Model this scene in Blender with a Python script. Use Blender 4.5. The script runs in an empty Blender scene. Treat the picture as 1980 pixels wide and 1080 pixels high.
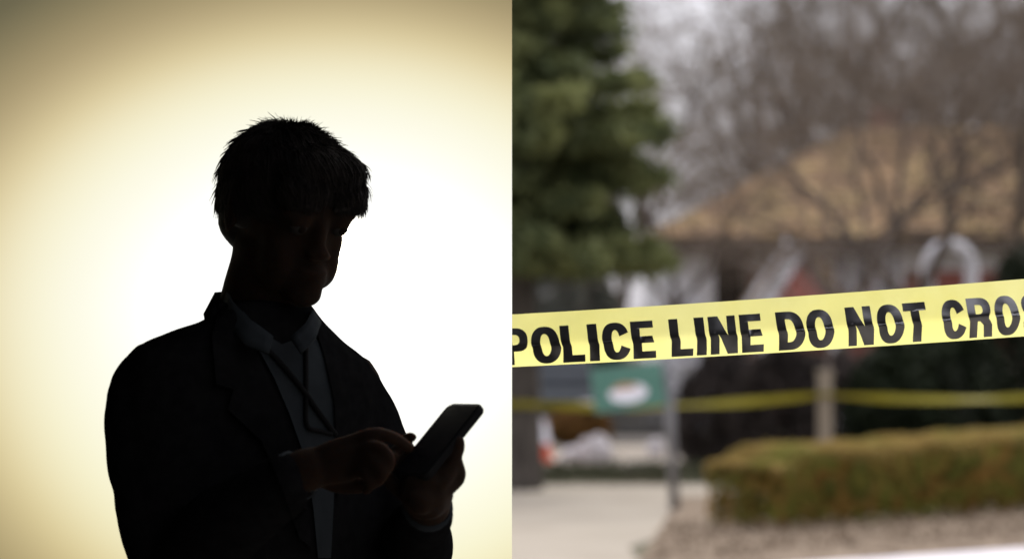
import bpy, bmesh, math, random
import numpy as np
from mathutils import Vector, Matrix, Euler, noise
from mathutils.bvhtree import BVHTree

random.seed(11)
RNG = np.random.default_rng(11)
R = math.radians
SC = bpy.context.scene
COL = SC.collection

# ------------------------------------------------------------------ camera, world, sun, exposure
EYE = 1.46                      # camera height
FPX = 1980 / (2 * math.tan(R(12)))   # focal length in photo pixels (24 degree lens)
cam_d = bpy.data.cameras.new('camera')
cam = bpy.data.objects.new('camera', cam_d)
COL.objects.link(cam)
cam.location = (0, 0, EYE)
cam.rotation_euler = (R(90), 0, 0)
cam_d.sensor_width = 36
cam_d.lens = 18 / math.tan(R(12))
cam_d.shift_y = 150 / 1980
cam_d.clip_start = 0.05
cam_d.clip_end = 1500
cam_d.dof.use_dof = True
cam_d.dof.focus_distance = 3.25
cam_d.dof.aperture_fstop = 3.4
SC.camera = cam

EXPOSURE = 0.85
SUN_AZ, SUN_EL = 26, 46         # degrees right of the view axis, above the horizon
world = bpy.data.worlds.new('World')
SC.world = world
world.use_nodes = True
wn, wl = world.node_tree.nodes, world.node_tree.links
wbg = wn['Background']
wsky = wn.new('ShaderNodeTexSky')
wsky.sky_type = 'NISHITA'
wsky.sun_disc = False
wsky.sun_elevation = R(SUN_EL)
wsky.sun_rotation = R(SUN_AZ)
wsky.dust_density = 3.0
whs = wn.new('ShaderNodeHueSaturation')
whs.inputs['Saturation'].default_value = 0.35
wl.new(wsky.outputs[0], whs.inputs['Color'])
wmix = wn.new('ShaderNodeMix')            # a thin overcast in front of the clear sky
wmix.data_type = 'RGBA'
wmix.inputs[0].default_value = 0.72
wmix.inputs[7].default_value = (5.75, 5.6, 6.2, 1)
wl.new(whs.outputs[0], wmix.inputs[6])
wtc = wn.new('ShaderNodeTexCoord')           # an overcast sky is brighter overhead than at the horizon
wsp = wn.new('ShaderNodeSeparateXYZ')
wl.new(wtc.outputs['Generated'], wsp.inputs[0])
wgr = wn.new('ShaderNodeMapRange')
wgr.inputs['From Min'].default_value = 0.0
wgr.inputs['From Max'].default_value = 1.0
wgr.inputs['To Min'].default_value = 0.88
wgr.inputs['To Max'].default_value = 2.5
wl.new(wsp.outputs['Z'], wgr.inputs[0])
wvm = wn.new('ShaderNodeVectorMath')
wvm.operation = 'SCALE'
wl.new(wmix.outputs[2], wvm.inputs[0])
wl.new(wgr.outputs[0], wvm.inputs['Scale'])
wl.new(wvm.outputs[0], wbg.inputs['Color'])
wbg.inputs['Strength'].default_value = 0.085

sun_d = bpy.data.lights.new('sun', 'SUN')
sun_d.energy = 1.3
sun_d.angle = R(28)
sun_d.color = (1.0, 0.95, 0.87)
sun = bpy.data.objects.new('sun', sun_d)
COL.objects.link(sun)
sdir = Vector((math.sin(R(SUN_AZ)) * math.cos(R(SUN_EL)), math.cos(R(SUN_AZ)) * math.cos(R(SUN_EL)), math.sin(R(SUN_EL))))
sun.rotation_euler = sdir.to_track_quat('Z', 'Y').to_euler()
sun.location = (10, 20, 30)

SC.view_settings.view_transform = 'Standard'
SC.view_settings.look = 'None'
SC.view_settings.exposure = EXPOSURE
SC.view_settings.gamma = 1
SC.view_settings.use_curve_mapping = False
SC.render.engine = 'CYCLES'
SC.cycles.use_denoising = True
SC.cycles.max_bounces = 6

# ------------------------------------------------------------------ helpers
def at(px, py, d):
    """world point that a photo pixel shows at distance d"""
    return Vector(((px - 990) * d / FPX, d, EYE + (690 - py) * d / FPX))

def gnd(py):
    return EYE * FPX / (py - 690)

def lin(c):
    return tuple((v / 12.92 if v <= .04045 else ((v + .055) / 1.055) ** 2.4) for v in (x / 255 for x in c))

def mat(name, cols, rough=.8, scale=5.0, spec=.3, bump=0.0, bscale=None, metal=0.0, detail=5.0, stretch=(1, 1, 1), sss=0, transl=0.0):
    """principled material whose colour wanders between several tones by noise"""
    m = bpy.data.materials.new(name)
    m.use_nodes = True
    nt = m.node_tree
    n, l = nt.nodes, nt.links
    b = n['Principled BSDF']
    b.inputs['Roughness'].default_value = rough
    b.inputs['Specular IOR Level'].default_value = spec
    b.inputs['Metallic'].default_value = metal
    tc = n.new('ShaderNodeTexCoord')
    mp = n.new('ShaderNodeMapping')
    mp.inputs['Scale'].default_value = stretch
    l.new(tc.outputs['Object'], mp.inputs['Vector'])
    if not isinstance(cols[0], (tuple, list)):
        cols = [cols]
    if len(cols) == 1:
        c = cols[0]
        cols = [tuple(v * .85 for v in c), tuple(min(1, v * 1.12) for v in c)]
    nz = n.new('ShaderNodeTexNoise')
    nz.inputs['Scale'].default_value = scale
    nz.inputs['Detail'].default_value = detail
    l.new(mp.outputs[0], nz.inputs['Vector'])
    rp = n.new('ShaderNodeValToRGB')
    e = rp.color_ramp.elements
    k = len(cols)
    pos = [.5] if k == 1 else [.32 + .36 * i / (k - 1) for i in range(k)]
    while len(e) < k:
        e.new(.5)
    for i in range(k):
        e[i].position = pos[i]
        e[i].color = (*cols[i], 1)
    l.new(nz.outputs['Fac'], rp.inputs[0])
    l.new(rp.outputs[0], b.inputs['Base Color'])
    if sss:
        b.inputs['Subsurface Weight'].default_value = 1
        b.inputs['Subsurface Scale'].default_value = sss
        b.inputs['Subsurface Radius'].default_value = (1, .45, .2)
    if bump:
        nb = n.new('ShaderNodeTexNoise')
        nb.inputs['Scale'].default_value = bscale or scale * 6
        nb.inputs['Detail'].default_value = 6
        l.new(mp.outputs[0], nb.inputs['Vector'])
        bp = n.new('ShaderNodeBump')
        bp.inputs['Strength'].default_value = bump
        bp.inputs['Distance'].default_value = .02
        l.new(nb.outputs['Fac'], bp.inputs['Height'])
        l.new(bp.outputs[0], b.inputs['Normal'])
    if transl:
        tr = n.new('ShaderNodeBsdfTranslucent')
        l.new(rp.outputs[0], tr.inputs['Color'])
        mx = n.new('ShaderNodeMixShader')
        mx.inputs[0].default_value = transl
        out = n['Material Output']
        l.new(b.outputs[0], mx.inputs[1])
        l.new(tr.outputs[0], mx.inputs[2])
        l.new(mx.outputs[0], out.inputs['Surface'])
    return m

def link(name, me, m=None, parent=None, kind=None, smooth=False):
    o = bpy.data.objects.new(name, me)
    COL.objects.link(o)
    if m is not None and not me.materials:
        me.materials.append(m)
    if parent is not None:
        o.parent = parent
        o.matrix_parent_inverse = parent_world(parent).inverted()
    if kind:
        o['kind'] = kind
    if smooth:
        me.polygons.foreach_set('use_smooth', [True] * len(me.polygons))
    return o

def parent_world(o):
    if o.parent is None:
        return o.matrix_basis.copy()
    return parent_world(o.parent) @ o.matrix_parent_inverse @ o.matrix_basis

def thing(name, label, cat, loc=(0, 0, 0), rz=0, group=None):
    o = bpy.data.objects.new(name, None)
    COL.objects.link(o)
    o.empty_display_size = .2
    o.location = loc
    o.rotation_euler = (0, 0, rz)
    tag(o, label, cat, group)
    return o

def tag(o, label, cat, group=None):
    o['label'] = label
    o['category'] = cat
    if group:
        o['group'] = group
    return o

def mesh_np(name, v, f):
    """v: (n,3), f: (m,k)"""
    v = np.asarray(v, dtype=np.float32)
    f = np.asarray(f, dtype=np.int32)
    me = bpy.data.meshes.new(name)
    k = f.shape[1]
    me.vertices.add(len(v))
    me.vertices.foreach_set('co', v.ravel())
    me.loops.add(f.size)
    me.loops.foreach_set('vertex_index', f.ravel())
    me.polygons.add(len(f))
    me.polygons.foreach_set('loop_start', np.arange(0, f.size, k, dtype=np.int32))
    me.update(calc_edges=True)
    me.validate()
    return me

def bm_mesh(name, bm, normals=True):
    me = bpy.data.meshes.new(name)
    if normals:
        bmesh.ops.recalc_face_normals(bm, faces=bm.faces)
    bm.to_mesh(me)
    bm.free()
    return me

def add_box(bm, c, s, rot=None, bevel=0.0):
    r = bmesh.ops.create_cube(bm, size=1)
    vs = r['verts']
    bmesh.ops.scale(bm, vec=s, verts=vs)
    if bevel:
        es = list({e for v in vs for e in v.link_edges})
        rb = bmesh.ops.bevel(bm, geom=es, offset=bevel, segments=2, affect='EDGES', profile=.6)
        vs = list({v for f in rb['faces'] for v in f.verts} | {v for v in vs if v.is_valid})
    if rot is not None:
        bmesh.ops.transform(bm, matrix=rot.to_4x4(), verts=vs)
    bmesh.ops.translate(bm, vec=c, verts=vs)
    return vs

def box(name, c, s, m, parent=None, rot=None, bevel=0.0, kind=None):
    bm = bmesh.new()
    add_box(bm, c, s, rot, bevel)
    return link(name, bm_mesh(name, bm), m, parent, kind)

def add_loft(bm, rings):
    """rings: list of lists of points (same length); capped tube"""
    vs = [[bm.verts.new(p) for p in r] for r in rings]
    n = len(vs[0])
    for a, b in zip(vs[:-1], vs[1:]):
        for i in range(n):
            bm.faces.new((a[i], a[(i + 1) % n], b[(i + 1) % n], b[i]))
    bm.faces.new(vs[0][::-1])
    bm.faces.new(vs[-1])

def add_tube(bm, pts, rad, n=12, round_ends=True, flat=None):
    """tube along points; rad a list of radii"""
    pts = [Vector(p) for p in pts]
    if not isinstance(rad, (list, tuple)):
        rad = [rad] * len(pts)
    P, Q = list(pts), list(rad)
    if round_ends:
        d0 = (pts[0] - pts[1]).normalized()
        d1 = (pts[-1] - pts[-2]).normalized()
        P = [pts[0] + d0 * rad[0] * k for k in (.97, .8, .45)] + P + [pts[-1] + d1 * rad[-1] * k for k in (.45, .8, .97)]
        Q = [rad[0] * k for k in (.22, .6, .9)] + Q + [rad[-1] * k for k in (.9, .6, .22)]
    rings = []
    up = None
    for i, p in enumerate(P):
        t = (P[min(i + 1, len(P) - 1)] - P[max(i - 1, 0)]).normalized()
        if up is None:
            up = t.orthogonal().normalized()
        up = (up - t * up.dot(t)).normalized()
        s = t.cross(up)
        rings.append([p + (up * math.cos(2 * math.pi * k / n) + s * math.sin(2 * math.pi * k / n)) * Q[i] for k in range(n)])
    add_loft(bm, rings)

def smooth_path(pts, rad, per=5):
    """Catmull-Rom through the points"""
    P = [Vector(p) for p in pts]
    out, ro = [], []
    for i in range(len(P) - 1):
        a, b, c, d = P[max(i - 1, 0)], P[i], P[i + 1], P[min(i + 2, len(P) - 1)]
        for k in range(per):
            t = k / per
            out.append(.5 * ((2 * b) + (c - a) * t + (2 * a - 5 * b + 4 * c - d) * t * t + (3 * b - a - 3 * c + d) * t ** 3))
            ro.append(rad[i] * (1 - t) + rad[i + 1] * t)
    out.append(P[-1])
    ro.append(rad[-1])
    return out, ro

def add_ell(bm, c, r, M=None, u=20, v=14):
    res = bmesh.ops.create_uvsphere(bm, u_segments=u, v_segments=v, radius=1)
    bmesh.ops.scale(bm, vec=r, verts=res['verts'])
    if M is not None:
        bmesh.ops.transform(bm, matrix=M.to_4x4(), verts=res['verts'])
    bmesh.ops.translate(bm, vec=c, verts=res['verts'])

def remeshed(name, bm, voxel, smooth=0, smooth_fac=.5):
    """one continuous surface out of overlapping closed shapes"""
    me = bm_mesh(name + '_raw', bm)
    o = bpy.data.objects.new('tmp', me)
    COL.objects.link(o)
    md = o.modifiers.new('r', 'REMESH')
    md.mode = 'VOXEL'
    md.voxel_size = voxel
    if smooth:
        ms = o.modifiers.new('s', 'SMOOTH')
        ms.iterations = smooth
        ms.factor = smooth_fac
    dg = bpy.context.evaluated_depsgraph_get()
    dg.update()
    res = bpy.data.meshes.new_from_object(o.evaluated_get(dg))
    res.name = name
    bpy.data.objects.remove(o)
    bpy.data.meshes.remove(me)
    return res

def sheet(name, pts, z, m, kind='structure'):
    bm = bmesh.new()
    vs = [bm.verts.new((p[0], p[1], z)) for p in pts]
    bm.faces.new(vs)
    bmesh.ops.triangulate(bm, faces=bm.faces[:])
    return link(name, bm_mesh(name, bm), m, None, kind)

# leaves and twigs in bulk
def leaf_quads(cent, size, aspect=.5, nrm=None):
    n = len(cent)
    a = RNG.normal(size=(n, 3))
    a /= np.linalg.norm(a, axis=1)[:, None]
    b = RNG.normal(size=(n, 3))
    if nrm is not None:
        a = a - nrm * (a * nrm).sum(1)[:, None] * .7
        a /= np.linalg.norm(a, axis=1)[:, None]
    b -= a * (a * b).sum(1)[:, None]
    b /= np.linalg.norm(b, axis=1)[:, None]
    s = (size * RNG.uniform(.6, 1.3, n))[:, None]
    a = a * s
    b = b * s * aspect
    v = np.stack([cent - a, cent + b * .9 - a * .1, cent + a, cent - b * .9 + a * .1], 1).reshape(-1, 3)
    f = np.arange(4 * n).reshape(n, 4)
    return v, f

def seg_mesh(name, segs, sides=3):
    S = np.array(segs, dtype=np.float64)
    p0, p1, r0, r1 = S[:, 0:3], S[:, 3:6], S[:, 6], S[:, 7]
    t = p1 - p0
    t /= np.linalg.norm(t, axis=1)[:, None] + 1e-9
    ref = np.where(np.abs(t[:, 2:3]) < .9, np.array([[0, 0, 1.]]), np.array([[1., 0, 0]]))
    a = np.cross(t, ref)
    a /= np.linalg.norm(a, axis=1)[:, None]
    b = np.cross(t, a)
    vs = []
    for p, r in ((p0, r0), (p1, r1)):
        for k in range(sides):
            an = 2 * math.pi * k / sides
            vs.append(p + (a * math.cos(an) + b * math.sin(an)) * r[:, None])
    v = np.stack(vs, 1).reshape(-1, 3)
    n = len(S)
    base = (np.arange(n) * 2 * sides)[:, None]
    f = np.concatenate([base + np.array([[k, (k + 1) % sides, sides + (k + 1) % sides, sides + k]]) for k in range(sides)], 0)
    return mesh_np(name, v, f)

def grow(segs, p, d, length, r, depth, kids, rnd, up=.12, wob=.18, spread=.75, lowest=1):
    n = 5 if depth > 1 else 3
    step = length / n
    pts = [p]
    for i in range(n):
        d = (d + Vector((rnd.gauss(0, wob), rnd.gauss(0, wob), rnd.gauss(0, wob) + up * (1 if depth > 2 else -.2)))).normalized()
        q = p + d * step
        r1 = r * (1 - .55 / n)
        segs.append((*p, *q, r, r1, depth))
        p, r = q, r1
        pts.append((p, d.copy(), r))
    if depth == 0:
        return
    k = kids[depth] if isinstance(kids, dict) else kids
    for j in range(k):
        q, dd, rr = pts[rnd.randrange(lowest + 1, n + 1)] if n > 2 else pts[-1]
        side = Vector((rnd.gauss(0, 1), rnd.gauss(0, 1), rnd.gauss(0, .6))).normalized()
        side = (side - dd * side.dot(dd)).normalized()
        nd = (dd * (1 - spread * .5) + side * spread * rnd.uniform(.6, 1.1)).normalized()
        grow(segs, q, nd, length * rnd.uniform(.5, .74), rr * rnd.uniform(.46, .66), depth - 1, kids, rnd, up, wob, spread)
    q, dd, rr = pts[-1]
    grow(segs, q, dd, length * .62, rr * .85, depth - 1, kids, rnd, up, wob, spread)

def bare_tree(label, x, y, height, r, bark, twig, seed, lean=(0, 0), kids=5, depth=5, group=None, spread=.75, up=.06, first=.30, wob=.2):
    rnd = random.Random(seed)
    root = thing('bare_tree', label, 'tree', (x, y, 0), 0, group)
    segs = []
    grow(segs, Vector((0, 0, -.1)), Vector((lean[0], lean[1], 1)).normalized(), height * first, r, depth, kids, rnd, up, wob, spread, 4 if height < 15 else 3)
    for nm, sel, sides, m in (('trunk', [q[:8] for q in segs if q[8] >= depth - 1], 8, bark), ('crown', [q[:8] for q in segs if q[8] < depth - 1], 3, twig)):
        o = link(nm, seg_mesh(nm, sel, sides), m, None, smooth=nm == 'trunk')
        o.parent = root
    return root

def copy_tree(src, label, x, y, rz, scale):
    r = src.copy()
    COL.objects.link(r)
    r.location = (x, y, 0)
    r.rotation_euler = (0, 0, rz)
    r.scale = (scale, scale, scale)
    r['label'] = label
    for ch in src.children:
        c = ch.copy()
        COL.objects.link(c)
        c.parent = r
    return r

# ------------------------------------------------------------------ materials
M_concrete = mat('pale_concrete', [(.36, .33, .29), (.46, .43, .385), (.40, .37, .33)], .9, 1.2, .2, .25, 40)
M_drive = mat('pale_gravel_drive', [(.255, .222, .175), (.315, .28, .225), (.28, .248, .197)], .95, .7, .2, .4, 30)
M_white_kerb = mat('white_concrete', [(.56, .535, .55), (.64, .615, .63)], .85, 1.0, .2, .15, 30)
M_mulch = mat('dry_mulch', [(.08, .056, .037), (.165, .125, .088), (.23, .182, .132), (.12, .088, .06)], .95, 2.2, .1, .6, 25)
M_lawn = mat('winter_ground', [(.085, .075, .05), (.12, .11, .075), (.065, .07, .04)], .95, .8, .1, .5, 8)
M_street = mat('tan_street', [(.26, .225, .18), (.33, .29, .235)], .9, .5, .2, .2, 20)
M_grass = mat('dark_grass', [(.03, .035, .018), (.06, .065, .035), (.085, .07, .045)], .9, 1.2, .1)
M_kerb = mat('kerb_stone', [(.3, .28, .25), (.38, .36, .33)], .9, 3, .2, .2)
M_bark = mat('grey_brown_bark', [(.07, .058, .048), (.13, .108, .09)], .95, 6, .1, .6, 20, stretch=(1, 1, .25))
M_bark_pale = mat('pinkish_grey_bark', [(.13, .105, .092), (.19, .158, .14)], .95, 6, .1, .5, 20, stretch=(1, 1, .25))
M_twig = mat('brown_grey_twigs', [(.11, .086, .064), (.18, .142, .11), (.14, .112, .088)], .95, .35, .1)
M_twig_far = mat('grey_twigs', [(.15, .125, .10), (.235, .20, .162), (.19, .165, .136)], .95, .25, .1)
M_pine = mat('pine_needles', [(.06, .075, .028), (.21, .23, .09), (.08, .10, .042), (.25, .27, .105)], .7, .9, .2, transl=.28)
M_pine_bark = mat('pine_bark', [(.05, .044, .038), (.10, .088, .075)], .95, 8, .1, .8, 20, stretch=(1, 1, .3))
M_yew = mat('dark_yew', [(.007, .011, .005), (.018, .026, .011), (.011, .015, .007)], .7, 1.0, .15)
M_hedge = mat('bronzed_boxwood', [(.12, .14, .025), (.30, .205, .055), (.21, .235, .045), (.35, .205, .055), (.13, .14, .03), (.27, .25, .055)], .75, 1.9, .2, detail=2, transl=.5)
M_hedge_top = mat('bronze_top_leaves', [(.27, .205, .06), (.35, .25, .085), (.22, .215, .05)], .75, 1.4, .2, transl=.4)  # browner, lighter leaf colour near the hedge's upper surface
M_brown_bush = mat('russet_leaves', [(.10, .055, .018), (.18, .095, .03), (.07, .05, .02)], .8, 2.0, .1, transl=.15)
M_dark_shrub = mat('dark_winter_shrub', [(.03, .025, .022), (.062, .05, .043), (.045, .038, .034)], .9, 1.1, .1)
M_grey_shrub = mat('grey_green_leaves', [(.075, .08, .065), (.14, .145, .12), (.10, .11, .085)], .8, 1.0, .1, transl=.3)
M_shingle = mat('tan_shingles', [(.17, .108, .066), (.40, .29, .135), (.225, .145, .086), (.33, .215, .112), (.19, .122, .077)], .9, 1.1, .15, .3, 12, detail=3)
M_siding = mat('grey_siding', [(.58, .57, .57), (.68, .67, .675)], .8, 1, .2)
M_white = mat('white_trim', [(.72, .72, .75), (.8, .8, .83)], .6, 2, .3)
M_brick = mat('red_brick', [(.46, .14, .12), (.58, .21, .18), (.52, .175, .15)], .9, 3, .1)
M_brown_brick = mat('brown_brick', [(.16, .10, .08), (.24, .15, .12), (.32, .11, .09), (.18, .13, .11)], .9, 1.4, .1)
M_dark = mat('dark_doorway', [(.02, .019, .018), (.035, .032, .03)], .8, 2, .1)
M_glass = mat('window_glass', [(.2, .2, .22), (.3, .3, .33)], .15, 1, .6)
M_screenglass = mat('windscreen_glass', [(.02, .024, .03), (.03, .035, .042)], .7, 1, .05)
M_wood = mat('weathered_post_wood', [(.22, .185, .135), (.31, .265, .2)], .9, 6, .1, .4, 30, stretch=(1, 1, .15))
M_galv = mat('galvanised_steel', [(.17, .17, .175), (.23, .23, .235)], .5, 4, .5, metal=.3)
M_green = mat('green_sign_paint', [(.075, .19, .145), (.09, .22, .17)], .5, 3, .4)
M_signwhite = mat('sign_white', [(.8, .8, .86), (.85, .85, .9)], .5, 3, .3)
M_signtan = mat('sign_tan', [(.42, .25, .13), (.48, .29, .16)], .5, 3, .3)
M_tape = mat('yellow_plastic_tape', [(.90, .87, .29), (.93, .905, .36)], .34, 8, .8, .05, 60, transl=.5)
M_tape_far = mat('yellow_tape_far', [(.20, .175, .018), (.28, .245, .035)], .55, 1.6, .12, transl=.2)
M_ink = mat('black_tape_ink', [(.012, .012, .012), (.018, .018, .018)], .28, 40, .9)
M_ink.node_tree.nodes['Principled BSDF'].inputs['IOR'].default_value = 1.8
M_carblue = mat('dark_blue_car_paint', [(.012, .017, .023), (.016, .021, .028)], .7, 2, .06)
M_tyre = mat('tyre_rubber', [(.015, .015, .016), (.025, .025, .025)], .9, 8, .2)
M_chrome = mat('rim_alloy', [(.4, .4, .42), (.5, .5, .52)], .35, 4, .5, metal=.7)
M_lampglass = mat('headlight_glass', [(.5, .5, .52), (.6, .6, .62)], .2, 3, .6)
M_cone = mat('cone_red', [(.55, .09, .04), (.62, .11, .055)], .6, 4, .3)
M_rock = mat('pale_rock', [(.4, .375, .37), (.55, .52, .52)], .9, 4, .2, .5, 14)
M_wallstone = mat('grey_wall_stone', [(.09, .085, .08), (.14, .135, .128)], .9, 3, .2, .4, 14)
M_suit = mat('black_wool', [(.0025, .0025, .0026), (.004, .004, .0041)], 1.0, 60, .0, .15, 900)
M_shirt = mat('shaded_shirt_cotton', [(.0095, .0112, .0122), (.0115, .0135, .0145)], .95, 40, .02, .1, 700)  # silhouette shade is put into the shirt's colour
M_skin = mat('shaded_skin', [(.006, .0037, .0025), (.008, .0049, .0032)], .85, 12, .02, .08, 300, sss=.012)  # far darker than real skin: backlit shade is in the colour
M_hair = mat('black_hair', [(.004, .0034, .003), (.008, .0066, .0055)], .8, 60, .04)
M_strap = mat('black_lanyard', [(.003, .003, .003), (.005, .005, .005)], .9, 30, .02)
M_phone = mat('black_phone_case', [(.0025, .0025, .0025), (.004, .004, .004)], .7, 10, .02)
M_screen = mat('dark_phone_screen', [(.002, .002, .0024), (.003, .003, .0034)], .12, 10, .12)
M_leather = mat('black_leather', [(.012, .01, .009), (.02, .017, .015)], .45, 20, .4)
M_eye = mat('shaded_eye_white', [(.012, .011, .010), (.015, .014, .013)], .9, 20, .0)  # eye whites coloured dark to stand in for shade on the face
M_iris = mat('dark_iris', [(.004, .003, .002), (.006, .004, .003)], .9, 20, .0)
M_darkpaint = mat('dark_painted_board', [(.012, .012, .012), (.02, .02, .02)], .95, 3, .05)

# ------------------------------------------------------------------ ground and paving
sheet('ground', [(-400, -60), (400, -60), (400, 900), (-400, 900)], -.012, M_lawn)
sheet('sidewalk', [(-14, -6), (14, -6), (14, 12), (-14, 12)], -.004, M_concrete)
sheet('driveway', [(-14, 12), (1.0, 12), (.9, 18.6), (1.5, 20.6), (2.1, 24), (2.6, 27.6), (-14, 27.6)], -.0035, M_drive)
sheet('white_pavement', [(1.0, 12), (14, 12), (14, 25.93), (3.93, 18.48), (1.39, 16.60), (.8, 16.16)], .002, M_white_kerb)
# bed of mulch under the hedge, slightly mounded
bm = bmesh.new()
NX, NY = 46, 26
gv = []
for j in range(NY):
    row = []
    for i in range(NX):
        s, t = i / (NX - 1), j / (NY - 1)
        a = Vector((.8, 16.14, 0)).lerp(Vector((12, 24.43, 0)), s)
        b = Vector((1.75, 25.2, 0)).lerp(Vector((15, 33, 0)), s)
        p = a.lerp(b, t)
        e = min(s * 6, t * 6, (1 - t) * 6, 1)
        h = .006 + .02 * e + .02 * noise.noise(p * 1.9) * e + .012 * noise.noise(p * 7)
        row.append(bm.verts.new((p.x, p.y, h)))
    gv.append(row)
for j in range(NY - 1):
    for i in range(NX - 1):
        bm.faces.new((gv[j][i], gv[j][i + 1], gv[j + 1][i + 1], gv[j + 1][i]))
link('mulch_bed', bm_mesh('mulch_bed', bm), M_mulch, None, 'structure', True)
sheet('street', [(-40, 31.6), (40, 31.6), (40, 40), (-40, 40)], -.002, M_street)
box('far_kerb', (0, 40.15, .05), (80, .3, .14), M_kerb, kind='structure')
# grass verge between the drive and the street
n = 26000
gx = RNG.uniform(-14, 9, n)
gy = RNG.uniform(27.7, 31.4, n)
c = np.stack([gx, gy, RNG.uniform(.01, .12, n)], 1)
v, f = leaf_quads(c, np.full(n, .07), .18)
o = link('verge_grass', mesh_np('verge_grass', v, f), M_grass, None, 'stuff')
tag(o, 'strip of dark winter grass along the far edge of the pale driveway', 'grass')

# mulch chips scattered in front of the hedge
n = 5000
s = RNG.uniform(0, 1, n)
t = RNG.uniform(0, .5, n)
a = np.array([[.9, 16.4, 0]]) * (1 - s[:, None]) + np.array([[11, 23.9, 0]]) * s[:, None]
b = np.array([[1.75, 24.6, 0]]) * (1 - s[:, None]) + np.array([[14, 32, 0]]) * s[:, None]
c = a * (1 - t[:, None]) + b * t[:, None]
c[:, 2] = RNG.uniform(.04, .11, n)
v, f = leaf_quads(c, np.full(n, .032), .45)
o = link('mulch_chips', mesh_np('mulch_chips', v, f), mat('bark_chips', [(.085, .056, .035), (.225, .178, .128), (.15, .106, .07)], .95, 3, .1), None, 'stuff')
tag(o, 'bark chips and dead leaves littering the bed in front of the hedge', 'mulch')

# ------------------------------------------------------------------ the glowing evening sky behind the man
SKY_Y = 3.35
k = SKY_Y / FPX
def sky_material():
    m = bpy.data.materials.new('glowing_evening_sky')
    m.use_nodes = True
    n, l = m.node_tree.nodes, m.node_tree.links
    n.clear()
    out = n.new('ShaderNodeOutputMaterial')
    em = n.new('ShaderNodeEmission')
    geo = n.new('ShaderNodeTexCoord')
    sep = n.new('ShaderNodeSeparateXYZ')
    l.new(geo.outputs['Object'], sep.inputs[0])
    def math_(op, a, b=None):
        x = n.new('ShaderNodeMath')
        x.operation = op
        for i, v_ in enumerate((a, b)):
            if v_ is None:
                continue
            if isinstance(v_, (int, float)):
                x.inputs[i].default_value = v_
            else:
                l.new(v_, x.inputs[i])
        return x.outputs[0]
    # elliptic distance from the middle of the glow, higher above than below
    cx, cz = (650 - 990) * k, EYE + (690 - 600) * k
    dx = math_('DIVIDE', math_('SUBTRACT', sep.outputs['X'], cx), 650 * k)
    dz = math_('SUBTRACT', sep.outputs['Z'], cz)
    up = math_('DIVIDE', math_('MAXIMUM', dz, 0.0), 484 * k)
    dn = math_('DIVIDE', math_('MINIMUM', dz, 0.0), 590 * k)
    zz = math_('ADD', up, dn)
    r = math_('SQRT', math_('ADD', math_('MULTIPLY', dx, dx), math_('MULTIPLY', zz, zz)))
    ramp = n.new('ShaderNodeValToRGB')
    ramp.color_ramp.interpolation = 'B_SPLINE'
    stops = [(0, (255, 255, 252), 1.5), (.52, (255, 255, 250), 1.15), (.68, (255, 254, 240), 1.02), (.80, (253, 250, 228), 1), (.90, (248, 243, 213), 1),
             (1.0, (239, 229, 192), 1), (1.1, (222, 206, 161), 1), (1.2, (194, 177, 136), 1), (1.3, (170, 154, 116), 1),
             (1.42, (143, 131, 98), 1), (1.56, (106, 101, 78), 1), (1.9, (80, 78, 60), 1)]
    e = ramp.color_ramp.elements
    while len(e) < len(stops):
        e.new(.5)
    for i, (p, c_, g) in enumerate(stops):
        e[i].position = p / 2
        e[i].color = (*[v_ * g / 2 for v_ in lin(c_)], 1)
    l.new(math_('MULTIPLY', r, .5), ramp.inputs[0])
    # the sun itself, low behind the man's cheek
    sx, sz = (672 - 990) * k, EYE + (690 - 478) * k
    ddx = math_('SUBTRACT', sep.outputs['X'], sx)
    ddz = math_('SUBTRACT', sep.outputs['Z'], sz)
    d = math_('SQRT', math_('ADD', math_('MULTIPLY', ddx, ddx), math_('MULTIPLY', ddz, ddz)))
    core = n.new('ShaderNodeMapRange')
    core.interpolation_type = 'SMOOTHSTEP'
    core.inputs['From Min'].default_value = .012
    core.inputs['From Max'].default_value = .05
    core.inputs['To Min'].default_value = 14
    core.inputs['To Max'].default_value = 0
    l.new(d, core.inputs[0])
    mul = n.new('ShaderNodeVectorMath')
    mul.operation = 'SCALE'
    mul.inputs[0].default_value = (1.0, .93, .74)
    l.new(core.outputs[0], mul.inputs['Scale'])
    dbl = n.new('ShaderNodeVectorMath')
    dbl.operation = 'SCALE'
    warm = n.new('ShaderNodeCombineXYZ')        # the sky turns yellower towards the horizon
    warm.inputs[0].default_value = 1
    warm.inputs[1].default_value = 1
    l.new(math_('ADD', math_('MULTIPLY', dn, .09), 1.0), warm.inputs[2])
    tint = n.new('ShaderNodeVectorMath')
    tint.operation = 'MULTIPLY'
    l.new(ramp.outputs[0], tint.inputs[0])
    l.new(warm.outputs[0], tint.inputs[1])
    l.new(tint.outputs[0], dbl.inputs[0])
    dbl.inputs['Scale'].default_value = 2 / 2 ** EXPOSURE
    add = n.new('ShaderNodeVectorMath')
    add.operation = 'ADD'
    l.new(dbl.outputs[0], add.inputs[0])
    l.new(mul.outputs[0], add.inputs[1])
    l.new(add.outputs[0], em.inputs['Color'])
    l.new(em.outputs[0], out.inputs['Surface'])
    return m
bm = bmesh.new()
# a thick screen; only the face towards the man glows
add_box(bm, (-1.6, SKY_Y + .0125, 1.7), (3.2, .025, 3.4))
me = bm_mesh('sky', bm)
me.materials.append(M_darkpaint)
me.materials.append(sky_material())
for p in me.polygons:
    if p.normal.y < -.9:
        p.material_index = 1
link('sky', me, None, None, 'structure')

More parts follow.
